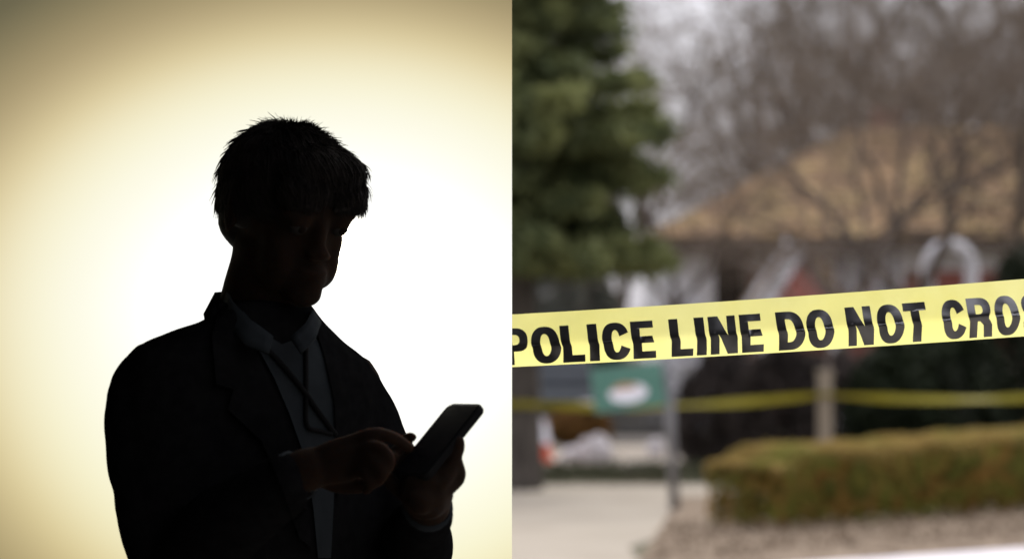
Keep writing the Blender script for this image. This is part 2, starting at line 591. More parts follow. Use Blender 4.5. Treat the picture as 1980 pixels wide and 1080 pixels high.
# unseen dark roof and walls, added to keep front light off the man
box('added_shade_roof', (-1.76, .55, 2.42), (3.5, 5.5, .14), M_darkpaint, kind='structure')
box('added_shade_back_wall', (-1.6, -2.3, 1.165), (3.8, .14, 2.33), M_darkpaint, kind='structure')
box('added_shade_side_wall', (-3.45, .55, 1.165), (.14, 5.4, 2.33), M_darkpaint, kind='structure')

# ------------------------------------------------------------------ trees and house behind
# evergreen
def pine():
    rnd = random.Random(5)
    D = 26.7
    x0 = .06
    root = thing('pine_tree', 'tall dark green pine with drooping boughs and a thick trunk beside the driveway', 'tree', (x0, D, 0))
    bm = bmesh.new()
    pts, rad = smooth_path([(x0, D, -.1), (x0 + .02, D, 1.2), (x0 - .04, D, 3), (x0 - .02, D, 6), (x0, D, 9.4)], [.30, .235, .2, .12, .02], 5)
    add_tube(bm, pts, rad, 14, False)
    link('trunk', bm_mesh('trunk', bm), M_pine_bark, root, smooth=True)
    segs, cents = [], []
    levels = [(2.45, 1.8, 10), (2.65, 1.6, 9), (2.85, 1.45, 5), (3.0, 1.1, 6), (3.3, 1.65, 12), (3.6, 1.55, 12), (3.95, 1.5, 12), (4.3, 1.4, 10), (4.65, 1.1, 9), (5.0, 1.05, 9), (5.35, 1.05, 9),
              (5.8, 1.15, 8), (6.3, 1.0, 8), (6.9, .9, 7), (7.5, .75, 7), (8.2, .55, 6), (8.9, .35, 5)]
    for z, ln, nb in levels:
        off = rnd.uniform(0, 6.28)
        for j in range(nb):
            an = off + 2 * math.pi * j / nb + rnd.uniform(-.25, .25)
            L = ln * rnd.uniform(.78, 1.08)
            p = Vector((x0, D, z + rnd.uniform(-.2, .2) * (z > 2.8)))
            d = Vector((math.cos(an), math.sin(an), .22))
            ns = 7
            for s in range(ns):
                d = (d + Vector((rnd.gauss(0, .06), rnd.gauss(0, .06), -.09 + .02 * s))).normalized()
                q = p + d * (L / ns)
                segs.append((*p, *q, .03 * (1 - s / 8), .03 * (1 - (s + 1) / 8)))
                if s >= 1:
                    for _ in range(5):
                        side = Vector((-d.y, d.x, rnd.uniform(-.3, .35))) * rnd.choice((-1, 1)) * rnd.uniform(.08, .36) * (1.1 - s / 10)
                        e = q + side + d * rnd.uniform(-.08, .12)
                        segs.append((*q, *e, .008, .004))
                        for _ in range(26):
                            w = rnd.random()
                            b_ = q.lerp(e, w)
                            cents.append((b_.x + rnd.gauss(0, .07), b_.y + rnd.gauss(0, .07), b_.z + rnd.gauss(.01, .06)))
                p = q
    link('branches', seg_mesh('branches', segs, 4), M_pine_bark, root)
    c = np.array(cents)
    v, f = leaf_quads(c, np.full(len(c), .095), .26)
    link('crown', mesh_np('crown', v, f), M_pine, root)
pine()

# house
HD = 48.0
def hx(px, d=HD):
    return (px - 990) * d / FPX
def hz(py, d=HD):
    return EYE + (690 - py) * d / FPX
house = thing('house', 'low house with a tan hipped roof and a small red brick gable behind bare trees', 'house', (hx(1600), HD, 0))
XL, XR, ZE = hx(1288), hx(2010), hz(462)
def wall_panel(name, x0, x1, z0, z1, y, th, m, parent=house):
    return box(name, ((x0 + x1) / 2, y + th / 2, (z0 + z1) / 2), (x1 - x0, th, z1 - z0), m, parent)
wall_panel('side_wall', XL, hx(1382), 0, ZE, HD, 8.0, M_siding)
wall_panel('front_wall', hx(1452), XR, 0, hz(522), HD + .05, .25, M_brown_brick)
wall_panel('frieze', hx(1452), XR, hz(522) + .002, ZE, HD + .03, .27, M_siding)
wall_panel('back_wall', hx(1382), XR, 0, ZE, HD + 7.6, .3, M_siding)
wall_panel('porch_recess', hx(1382) + .002, hx(1452) - .002, 0, ZE - .01, HD + 1.6, .2, M_dark)
wall_panel('door', hx(1398), hx(1440), .15, 2.2, HD + 1.5, .08, M_dark)
# siding boards on the pale wall
for i in range(14):
    z = .25 + i * .25
    box('siding_board', ((XL + hx(1382)) / 2, HD - .012, z), (hx(1382) - XL - .01, .03, .235), M_siding, house, Euler((R(-4), 0, 0)).to_matrix())
# windows
def window(x0, x1, z0, z1, y):
    fr = bmesh.new()
    t = .09
    for (a, b, c_, d_) in ((x0, x1, z0, z0 + t), (x0, x1, z1 - t, z1), (x0, x0 + t, z0 + t, z1 - t), (x1 - t, x1, z0 + t, z1 - t), ((x0 + x1) / 2 - t / 2, (x0 + x1) / 2 + t / 2, z0 + t, z1 - t)):
        add_box(fr, ((a + b) / 2, y, (c_ + d_) / 2), (b - a, .08, d_ - c_))
    w = link('window', bm_mesh('window', fr), M_white, house)
    box('pane', ((x0 + x1) / 2, y + .03, (z0 + z1) / 2), (x1 - x0 - .02, .012, z1 - z0 - .02), M_glass, w)
window(hx(1612), hx(1680), 1.9, hz(478), HD - .02)
window(hx(1690), hx(1745), 1.9, hz(478), HD - .02)
window(hx(1306), hx(1352), 1.3, 2.6, HD - .07)
# hipped roof built of overlapping courses
ex0, ex1 = hx(1245), hx(2090)
ey, ry_ = HD - .55, HD + 4.6
rx0, rx1 = hx(1650, ry_), hx(1985, ry_)
ze, zr = hz(458, ey), hz(248, ry_)
eb = 2 * ry_ - ey
bm = bmesh.new()
A = [bm.verts.new(p) for p in ((ex0, ey, ze - .12), (ex1, ey, ze - .12), (ex1, eb, ze - .12), (ex0, eb, ze - .12), (rx0, ry_, zr - .12), (rx1, ry_, zr - .12))]
for fidx in ((0, 1, 5, 4), (1, 2, 5), (2, 3, 4, 5), (3, 0, 4), (3, 2, 1, 0)):
    bm.faces.new([A[i] for i in fidx])
roof = link('roof', bm_mesh('roof', bm), M_shingle, house)
NC = 18
def course(c0, c1, d0, d1, k0, k1):
    """strip of shingles between the eave edge c0-c1 and the ridge d0-d1"""
    c0, c1, d0, d1 = map(Vector, (c0, c1, d0, d1))
    nrm = (c1 - c0).cross(d0 - c0).normalized()
    if nrm.z < 0:
        nrm = -nrm
    lo0, lo1 = c0.lerp(d0, k0), c1.lerp(d1, k0)
    hi0, hi1 = c0.lerp(d0, k1), c1.lerp(d1, k1)
    bm = bmesh.new()
    n_ = 24
    rows = [[], [], [], []]
    for i in range(n_ + 1):
        t = i / n_
        j = .012 * math.sin(i * 2.7 + k0 * 50)
        l_, h_ = lo0.lerp(lo1, t), hi0.lerp(hi1, t)
        rows[0].append(bm.verts.new(l_ + nrm * (.0)))
        rows[1].append(bm.verts.new(l_ + nrm * (.05 + j)))
        rows[2].append(bm.verts.new(h_ + nrm * (.012)))
    for i in range(n_):
        bm.faces.new((rows[0][i], rows[0][i + 1], rows[1][i + 1], rows[1][i]))
        bm.faces.new((rows[1][i], rows[1][i + 1], rows[2][i + 1], rows[2][i]))
    link('shingle_course', bm_mesh('shingle_course', bm), M_shingle, roof)
for i in range(NC):
    k0, k1 = i / NC, (i + 1.15) / NC
    k1 = min(k1, 1)
    course((ex0, ey, ze), (ex1, ey, ze), (rx0, ry_, zr), (rx1, ry_, zr), k0, k1)
    course((ex0, eb, ze), (ex0, ey, ze), (rx0, ry_, zr), (rx0, ry_, zr), k0, k1)
box('fascia', ((ex0 + ex1) / 2, ey + .02, ze - .17), (ex1 - ex0 - .04, .05, .16), M_bark, house)
ch = box('chimney', (hx(1800), ry_ + .8, zr - .1), (.7, .7, 1.2), M_brown_brick, roof)
# small gable porch
GD = 45.6
apx, apz = hx(1540, GD), hz(470, GD)
gl, gr_, gz = hx(1452, GD), hx(1644, GD), hz(612, GD)
bm = bmesh.new()
fr = [(gl + .1, gz), (gr_ - .1, gz), (apx, apz - .16)]
v0 = [bm.verts.new((x, GD + .1, z)) for x, z in fr]
v1 = [bm.verts.new((x, HD + .04, z)) for x, z in fr]
bm.faces.new(v0)
bm.faces.new(v1[::-1])
for i in range(3):
    bm.faces.new((v0[i], v0[(i + 1) % 3], v1[(i + 1) % 3], v1[i]))
link('gable_face', bm_mesh('gable_face', bm), M_brick, house)
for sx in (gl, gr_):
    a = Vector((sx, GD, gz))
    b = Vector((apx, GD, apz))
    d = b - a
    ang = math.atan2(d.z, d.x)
    box('bargeboard', (a + b) / 2 + Vector((0, .02 if sx == gl else .035, 0)), (d.length + .1, .1, .46 if sx == gl else .3), M_white if sx == gl else M_bark_pale, house, Euler((0, -ang, 0)).to_matrix())  # right board gets a darker colour in place of shade on white trim
    s_ = box('gable_roof_slope', (a + b) / 2 + Vector((0, 1.25, .17)), (d.length + .2, 2.6, .07), M_shingle, house, Euler((0, -ang, 0)).to_matrix())
    box('porch_column', (sx + (.25 if sx == gl else -.25), GD + .2, gz / 2), (.2, .2, gz), M_white, house)
# white arched porch frame at the right end
bm = bmesh.new()
AD = 46.4
axc, arz = hx(1836, AD), hz(520, AD)
rr = hx(1836 + 42, AD) - axc
pts = [(axc - rr, AD, 0), (axc - rr, AD, arz)] + [(axc - rr * math.cos(t), AD, arz + rr * 1.1 * math.sin(t)) for t in [math.pi * q / 12 for q in range(1, 12)]] + [(axc + rr, AD, arz), (axc + rr, AD, 0)]
add_tube(bm, pts, .13, 8, False)
arch = link('garden_arch', bm_mesh('garden_arch', bm), M_white, smooth=True)
tag(arch, 'white arched garden frame standing at the right end of the house', 'arch')

# bare trees
spots = [  # px, distance, what tells it apart
    (1345, 64, 'tall bare tree behind the far left tip of the tan roof'),
    (1432, 70, 'bare tree rising behind the lower left slope of the roof, second of the tall row'),
    (1512, 62, 'bare tree behind the middle of the left roof slope'),
    (1590, 66, 'bare tree behind the left end of the roof ridge'),
    (1668, 60, 'bare tree right behind the middle of the roof ridge'),
    (1748, 67, 'bare tree behind the ridge just left of the chimney'),
    (1822, 61, 'bare tree rising behind the brick chimney'),
    (1900, 66, 'bare tree behind the right hip of the roof'),
    (1972, 62, 'bare tree past the right end of the house at the edge of the picture'),
    (1150, 90, 'bare tree showing faintly through the gaps of the pine'),
    (1552, 84, 'distant bare tree in the second row beyond the red gable'),
    (1862, 84, 'distant bare tree in the second row beyond the chimney'),
]
protos = []
for i, (px, d, lb) in enumerate(spots):
    x = (px - 990) * d / FPX
    if i < 6:
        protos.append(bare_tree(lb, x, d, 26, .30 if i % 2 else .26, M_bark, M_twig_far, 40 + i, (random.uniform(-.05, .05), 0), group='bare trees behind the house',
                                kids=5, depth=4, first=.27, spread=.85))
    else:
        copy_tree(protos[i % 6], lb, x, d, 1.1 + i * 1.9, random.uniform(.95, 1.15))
bare_tree('dark trunked bare tree standing right in front of the small red brick gable', hx(1592, 40), 40, 11.5, .16, M_bark, M_twig, 31, (.0, 0), first=.36, spread=.8)
bare_tree('bare tree forking in front of the left half of the tan roof', hx(1446, 37), 37, 8.5, .11, M_bark, M_twig, 33, (-.02, 0), kids=4, first=.36, spread=.75)
bare_tree('bare tree in front of the right tip of the roof, above the tallest dark evergreen', hx(1965, 42), 42, 12, .17, M_bark, M_twig, 41, (-.08, 0), first=.34, spread=.85)
bare_tree('spreading bare tree in front of the roof below the brick chimney', hx(1718, 43), 43, 11.5, .16, M_bark, M_twig, 39, (.04, 0), kids=5, first=.34, spread=.85)
bare_tree('slender bare tree with a leaning pinkish trunk behind the hedge, right of the wooden post', hx(1545, 27), 27, 5.8, .045, M_bark_pale, M_twig, 35, (.58, 0), wob=.06, kids=4, first=.34, spread=.8)
bare_tree('broad bare tree with fine brown twigs in front of the right end of the roof', hx(1860, 39), 39, 11, .16, M_bark, M_twig, 37, (-.03, 0), first=.34, spread=.85)

# ------------------------------------------------------------------ shrubs and hedge
def blob_points(n, c, r, shell=.55, zmin=0):
    d = RNG.normal(size=(n * 2, 3))
    d /= np.linalg.norm(d, axis=1)[:, None]
    rad = RNG.uniform(shell, 1, n * 2) ** .6
    bump = np.array([1 + .22 * noise.noise(Vector((q[0] * 2.2 + c[0], q[1] * 2.2 + c[1], q[2] * 2.2))) for q in d])
    p = d * (rad * bump)[:, None] * np.array(r) + np.array(c)
    p = p[p[:, 2] > zmin][:n]
    return p
def shrub(name, label, cat, c, r, n, size, m, stems=5, group=None):
    root = thing(name, label, cat, (c[0], c[1], 0), 0, group)
    p = blob_points(n, c, r)
    v, f = leaf_quads(p, np.full(len(p), size), .5)
    link('foliage', mesh_np('foliage', v, f), m, root)
    segs = []
    for i in range(stems):
        a = random.uniform(0, 6.28)
        q = Vector((c[0] + math.cos(a) * r[0] * .5, c[1] + math.sin(a) * r[1] * .5, c[2] + r[2] * random.uniform(0, .6)))
        segs.append((c[0] + math.cos(a) * .06, c[1] + math.sin(a) * .06, -.02, *q, .03, .012))
    link('stems', seg_mesh('stems', segs, 5), M_bark, root, 'stuff')
    return root
def hb(px, py, d):  # helper: place by distance, height only by py
    p = at(px, py, d)
    return p
# dark evergreens behind the hedge
shrub('yew_shrub', 'very dark green rounded evergreen shrub behind the middle of the clipped hedge', 'shrub', (hx(1755, 29), 29, .75), (.75, .8, 1.05), 9000, .07, M_yew)
shrub('yew_shrub', 'near black evergreen shrub behind the hedge, left of the tallest dark evergreen', 'shrub', (hx(1850, 30), 30, .9), (.7, .9, 1.15), 9000, .07, M_yew)
shrub('yew_shrub', 'tallest dark evergreen shrub rising above the tape at the right end of the hedge', 'shrub', (hx(2000, 31), 31, 1.3), (.85, 1.0, 1.62), 9500, .07, M_yew)
shrub('winter_shrub', 'dull brown leafless looking shrub behind the left end of the hedge beside the signpost', 'shrub', (hx(1395, 33), 33, .62), (.68, .6, .95), 8000, .055, M_dark_shrub)
shrub('winter_shrub', 'dull brown winter shrub between the hedge and the house, just left of the wooden post', 'shrub', (hx(1512, 32), 32, .66), (.72, .6, 1.0), 8000, .055, M_dark_shrub)
shrub('winter_shrub', 'dull brown winter shrub directly behind the wooden post', 'shrub', (hx(1618, 33), 33, .6), (.65, .6, .95), 7000, .055, M_dark_shrub)
shrub('evergreen_shrub', 'loose grey green shrub behind the pine trunk, above the parked car', 'shrub', (hx(1040, 47), 47, 1.7), (1.05, .8, 1.9), 9500, .09, M_grey_shrub)
shrub('evergreen_shrub', 'loose grey green shrub left of the bright gap beside the house', 'shrub', (hx(1140, 48), 48, 1.6), (.66, .7, 1.85), 7500, .09, M_grey_shrub)
shrub('russet_bush', 'small rust brown bush below the far tape, left of the green sign', 'bush', (hx(1120, 38), 38, .36), (.50, .45, .36), 4000, .05, M_brown_bush)

# clipped hedge
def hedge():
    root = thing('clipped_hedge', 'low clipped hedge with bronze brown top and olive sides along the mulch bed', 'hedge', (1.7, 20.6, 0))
    a = np.array([2.06, 20.52, 0.])
    b = np.array([7.91, 25.82, 0.])
    ax = (b - a) / np.linalg.norm(b - a)
    L = np.linalg.norm(b - a)
    nx = np.array([-ax[1], ax[0], 0])
    n = 86000
    s = RNG.uniform(-.02, 1, n)
    kind = RNG.choice(4, n, p=[.36, .30, .1, .24])
    w = RNG.uniform(-.42, .42, n)
    h = RNG.uniform(.02, 1, n)
    w = np.where(kind == 0, -.42 + np.abs(RNG.normal(0, .05, n)), w)
    w = np.where(kind == 2, .42 - np.abs(RNG.normal(0, .05, n)), w)
    h = np.where(kind == 1, 1 - np.abs(RNG.normal(0, .06, n)), h)
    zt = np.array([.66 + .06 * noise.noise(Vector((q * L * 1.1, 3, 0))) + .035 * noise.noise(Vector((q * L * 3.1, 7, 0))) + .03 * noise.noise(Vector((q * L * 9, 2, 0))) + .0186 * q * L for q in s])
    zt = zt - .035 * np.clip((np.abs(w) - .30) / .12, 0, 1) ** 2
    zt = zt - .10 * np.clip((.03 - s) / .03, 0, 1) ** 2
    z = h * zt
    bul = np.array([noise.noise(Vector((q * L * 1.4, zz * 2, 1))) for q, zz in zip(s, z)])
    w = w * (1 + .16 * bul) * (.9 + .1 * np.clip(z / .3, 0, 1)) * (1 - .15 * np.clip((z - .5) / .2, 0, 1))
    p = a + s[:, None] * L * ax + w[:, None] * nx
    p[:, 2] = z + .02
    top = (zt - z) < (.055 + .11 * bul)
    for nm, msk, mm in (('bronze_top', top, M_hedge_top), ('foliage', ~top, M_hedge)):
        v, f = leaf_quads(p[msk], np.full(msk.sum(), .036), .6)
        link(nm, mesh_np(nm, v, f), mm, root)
    segs = []
    for i in range(60):
        q = a + ax * L * RNG.uniform(0.02, .98) + nx * RNG.uniform(-.25, .25)
        for _ in range(3):
            segs.append((*q, *(q + np.array([RNG.normal(0, .12), RNG.normal(0, .12), RNG.uniform(.3, .55)])), .014, .006))
    link('stems', seg_mesh('stems', segs, 4), M_bark, root, 'stuff')
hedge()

# far low wood beyond everything
n = 50000
xx = RNG.uniform(-60, 70, n)
yy = RNG.uniform(110, 125, n)
hh = np.array([3.6 + 2.2 * noise.noise(Vector((q * .07, 2, 0))) + 1.4 * noise.noise(Vector((q * .25, 5, 0))) for q in xx])
gap = np.clip(np.abs((xx - hx(1240, 117)) / 1.6), 0, 1)
zz = RNG.uniform(0, 1, n) * hh * (.25 + .75 * gap)
v, f = leaf_quads(np.stack([xx, yy, zz], 1), np.full(n, .28), .4)
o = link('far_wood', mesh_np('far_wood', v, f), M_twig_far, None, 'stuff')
tag(o, 'distant grey brown wood along the horizon beyond the house', 'wood')

# ------------------------------------------------------------------ signpost, wooden post, far tape, small things
D = 23.0
sp = thing('signpost', 'slightly leaning grey metal post carrying a green sign with a white oval', 'sign', at(1306, 988, D))
pb, pt = at(1306, 990, D), at(1286, 618, D)
bm = bmesh.new()
add_tube(bm, [pb - Vector((0, 0, .1)), pb.lerp(pt, .5), pt], .05, 10, False)
link('post', bm_mesh('post', bm), M_galv, sp, smooth=True)
c1, c2 = at(1146, 0, D).x, at(1284, 0, D).x
rot = Euler((0, R(-7), 0)).to_matrix()
sc = at(1214, 748, D) + Vector((0, -.07, 0))
sg = box('sign_panel', sc, (.68, .03, .42), M_green, sp, rot, .006)
def disc(name, c, rx, rz, m, parent, rot, th=.006, half=None, n=28):
    bm = bmesh.new()
    rng = range(n) if half is None else range(half[0], half[1])
    ps = [Vector((rx * math.cos(2 * math.pi * i / n), 0, rz * math.sin(2 * math.pi * i / n))) for i in rng]
    f_ = [bm.verts.new(Vector(c) + rot @ (p + Vector((0, -th, 0)))) for p in ps]
    b_ = [bm.verts.new(Vector(c) + rot @ p) for p in ps]
    bm.faces.new(f_)
    bm.faces.new(b_[::-1])
    for i in range(len(ps)):
        j = (i + 1) % len(ps)
        bm.faces.new((f_[i], f_[j], b_[j], b_[i]))
    return link(name, bm_mesh(name, bm), m, parent)
disc('white_oval', sc + Vector((-.0, -.017, -.055)), .185, .09, M_signwhite, sg, rot)
disc('tan_emblem', sc + Vector((-.03, -.0245, -.035)), .13, .075, M_signtan, sg, rot, .005, (1, 14))
box('sign_bracket', at(1262, 728, D) + Vector((.0, -.025, 0)), (.5, .035, .05), M_galv, sp, rot)
box('sign_bracket', at(1262, 770, D) + Vector((.0, -.025, 0)), (.5, .035, .05), M_galv, sp, rot)

PD = 25.0
wp = thing('wooden_post', 'weathered wooden post behind the hedge with yellow tape wrapped round it', 'post', (hx(1595, PD), PD, 0))
bm = bmesh.new()
add_box(bm, (hx(1595, PD), PD, .63), (.14, .14, 1.32), None, .012)
link('shaft', bm_mesh('shaft', bm), M_wood, wp)
box('post_cap', (hx(1595, PD), PD, 1.30), (.165, .165, .05), M_wood, wp, None, .01)

def ribbon(name, pts, width, m, twist, n=160, sag=.05, parent=None):
    bm = bmesh.new()
    prev = None
    for i in range(n + 1):
        t = i / n * (len(pts) - 1)
        a = min(int(t), len(pts) - 2)
        u = t - a
        p = Vector(pts[a]).lerp(Vector(pts[a + 1]), u)
        p.z -= sag * 4 * u * (1 - u)
        tg = (Vector(pts[a + 1]) - Vector(pts[a])).normalized()
        side = tg.cross(Vector((0, 0, 1))).normalized()
        an = twist(i / n)
        wv = Vector((0, 0, 1)) * math.cos(an) + side * math.sin(an)
        row = [bm.verts.new(p + wv * width * q) for q in (-.5, 0, .5)]
        if prev:
            for j in range(2):
                bm.faces.new((prev[j], row[j], row[j + 1], prev[j + 1]))
        prev = row
    me = bm_mesh(name, bm)
    return link(name, me, m, parent, None, True)
tw = lambda t: .9 * math.sin(t * 21) * (1 if t > .45 else .35) + .2 * math.sin(t * 57)
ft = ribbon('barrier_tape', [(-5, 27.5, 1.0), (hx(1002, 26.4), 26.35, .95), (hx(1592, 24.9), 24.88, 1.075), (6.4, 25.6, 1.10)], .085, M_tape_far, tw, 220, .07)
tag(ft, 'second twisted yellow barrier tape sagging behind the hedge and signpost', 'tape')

# parked car, front on
def car():
    CD = 42.0
    cx = hx(1062, CD)
    root = thing('parked_car', 'dark blue parked car facing the street beside the pine trunk', 'car', (cx, CD, 0))
    prof = [(-2.1, .35), (-2.12, .62), (-2.0, .78), (-1.1, .95), (-.35, 1.38), (.3, 1.47), (1.2, 1.42), (1.9, 1.02), (2.1, .95), (2.12, .4), (1.9, .28), (-1.9, .28)]
    bm = bmesh.new()
    rings = []
    for x, kx in ((-.9, .9), (-.86, .97), (-.6, 1), (0, 1.0), (.6, 1), (.86, .97), (.9, .9)):
        rings.append([(cx + x * (1 - .17 * max(0, (z - .95) / .5)), CD + y * kx, .28 + (z - .28) * (kx if abs(x) > .8 else 1)) for y, z in prof])
    add_loft(bm, rings)
    bd = link('body', bm_mesh('body', bm), M_carblue, root, smooth=False)
    # windscreen lies on the slope between bonnet and roof
    bm = bmesh.new()
    q = [bm.verts.new(p) for p in ((cx - .72, CD - 1.075, .985), (cx + .72, CD - 1.075, .985), (cx + .6, CD - .42, 1.365), (cx - .6, CD - .42, 1.365))]
    bm.faces.new(q)
    r_ = bmesh.ops.extrude_face_region(bm, geom=bm.faces[:])
    bmesh.ops.translate(bm, vec=(0, -.012, .022), verts=[e for e in r_['geom'] if isinstance(e, bmesh.types.BMVert)])
    link('windscreen', bm_mesh('windscreen', bm), M_screenglass, root)
    for sx in (-1, 1):
        box('headlight', (cx + sx * .62, CD - 2.05, .66), (.3, .12, .14), M_lampglass, root, None, .03)
        for yy_ in (-1.3, 1.3):
            bm = bmesh.new()
            add_tube(bm, [(cx + sx * .74, CD + yy_, .32), (cx + sx * .93, CD + yy_, .32)], .32, 20, False)
            w_ = link('wheel', bm_mesh('wheel', bm), M_tyre, root)
            bm = bmesh.new()
            add_tube(bm, [(cx + sx * .90, CD + yy_, .32), (cx + sx * .945, CD + yy_, .32)], .2, 16, False)
            link('rim', bm_mesh('rim', bm), M_chrome, w_)
    box('grille', (cx, CD - 2.11, .55), (.8, .06, .16), M_dark, root)
    box('bumper', (cx, CD - 2.13, .40), (1.6, .1, .12), M_carblue, root, None, .03)
    box('number_plate', (cx, CD - 2.185, .41), (.36, .012, .1), M_signwhite, root)
car()

# traffic cone
tcx = thing('traffic_cone', 'small red traffic cone with a broad white top beside the pine trunk', 'cone', (hx(1048, 33.5), 33.5, 0))
def cone_part(name, z0, z1, r0, r1, m):
    bm = bmesh.new()
    add_tube(bm, [(hx(1048, 33.5), 33.5, z0), (hx(1048, 33.5), 33.5, z1)], [r0, r1], 20, False)
    link(name, bm_mesh(name, bm), m, tcx, smooth=False)
box('base', (hx(1048, 33.5), 33.5, .02), (.34, .34, .04), M_cone, tcx, None, .008)
cone_part('cone_body', .04, .26, .145, .115, M_cone)
cone_part('white_sleeve', .26, .55, .118, .07, M_signwhite)

# pale rocks
def rock(label, px, d, s, seed):
    bm = bmesh.new()
    bmesh.ops.create_icosphere(bm, subdivisions=3, radius=1)
    for v_ in bm.verts:
        q = v_.co * 1.3 + Vector((seed, 0, 0))
        v_.co *= 1 + .3 * noise.noise(q) + .1 * noise.noise(q * 3)
        v_.co = Vector((v_.co.x * s[0] + hx(px, d), v_.co.y * s[1] + d, max(-.02, v_.co.z * s[2] + s[2] * .55)))
    o = link('rock', bm_mesh('rock', bm), M_rock, smooth=False)
    tag(o, label, 'rock', 'pale rocks beside the street')
rock('largest pale rock across the drive, left below the green sign', 1152, 34, (.24, .2, .24), 3)
rock('low pale rock leaning against the left of the largest rock', 1108, 34.3, (.17, .15, .12), 8)
rock('small pinkish pale rock just left of the signpost', 1268, 36, (.13, .12, .17), 14)

# low wall of stones behind the sign
lw = thing('stone_wall', 'low grey stone wall behind the signpost at the far side of the street', 'wall', (hx(1235, 44), 44, 0))
rs = random.Random(4)
shape = {}
for row in range(3):
    x = hx(1165, 44)
    while x < hx(1310, 44):
        w_ = rs.uniform(.22, .38)
        o = box('stone', (x + w_ / 2, 44 + rs.uniform(-.02, .02), .09 + row * .17), (w_ - .02, .3, .155), M_wallstone, lw, None, .02)
        x += w_

# ------------------------------------------------------------------ the near tape with its lettering
TA, TB = 3.40, 3.12
A0, B0 = Vector((0, TA, EYE + (690 - 658.3) * TA / FPX)), Vector((990 * TB / FPX, TB, EYE + (690 - 594.3) * TB / FPX))
def t_of(px):
    p = px - 990
    return p * TA / (FPX * B0.x + (TA - TB) * p)
TDIR = (B0 - A0).normalized()
TUP = (Vector((0, 0, 1)) - TDIR * TDIR.z).normalized()
TN = TDIR.cross(TUP).normalized()
if TN.y > 0:
    TN = -TN
TH = .0742
def tape_pt(t, v, lift=0.0):
    """t along the tape (0 at its first visible end, 1 at the last), v 0..1 from bottom to top edge"""
    p = A0.lerp(B0, t)
    p.z -= .0022 * 4 * t * (1 - t)
    q = v - .5
    e = v - .41
    ridge = .0165 * (1 - math.sqrt((e / .5) ** 2 + .004)) + .0022 * math.sin(t * 9 + 1) * q + .0009 * math.sin(t * 37) * math.sin(v * 7 + t * 5) + .0006 * math.sin(t * 91 + v * 3) + .0011 * noise.noise(Vector((t * 14 + v * 2.2, v * 2.5 - t * 3, 4))) + .0006 * noise.noise(Vector((t * 60, v * 5, 9)))
    return p + TUP * (q * TH) + TN * (ridge + lift)
bm = bmesh.new()
NT, NV = 260, 16
rows = []
for i in range(NT + 1):
    t = -.16 + 1.6 * i / NT
    rows.append([bm.verts.new(tape_pt(t, j / NV)) for j in range(NV + 1)])
for i in range(NT):
    for j in range(NV):
        bm.faces.new((rows[i][j], rows[i + 1][j], rows[i + 1][j + 1], rows[i][j + 1]))
tape = link('police_tape', bm_mesh('police_tape', bm), M_tape, smooth=True)
tag(tape, 'taut bright yellow barrier tape lettered POLICE LINE DO NOT CROSS stretched across the foreground', 'tape')

# the stake the tape is tied to, past the right edge of the picture
e_ = tape_pt(1.43, .5)
stake = thing('wooden_stake', 'plain wooden stake that the near lettered tape is tied to', 'stake', (e_.x + .03, e_.y, 0))
bm = bmesh.new()
add_loft(bm, [[(e_.x + .03 + sx * w_, e_.y + sy * w_, z_) for sx, sy in ((-1, -1), (1, -1), (1, 1), (-1, 1))] for z_, w_ in ((-.2, .008), (0, .02), (1.66, .02), (1.68, .014))])
link('shaft', bm_mesh('shaft', bm), M_wood, stake)
bm = bmesh.new()
add_tube(bm, [(e_.x + .03, e_.y, e_.z - .03), (e_.x + .03, e_.y, e_.z + .03)], .031, 10, False)
link('knot', bm_mesh('knot', bm), M_tape, stake)

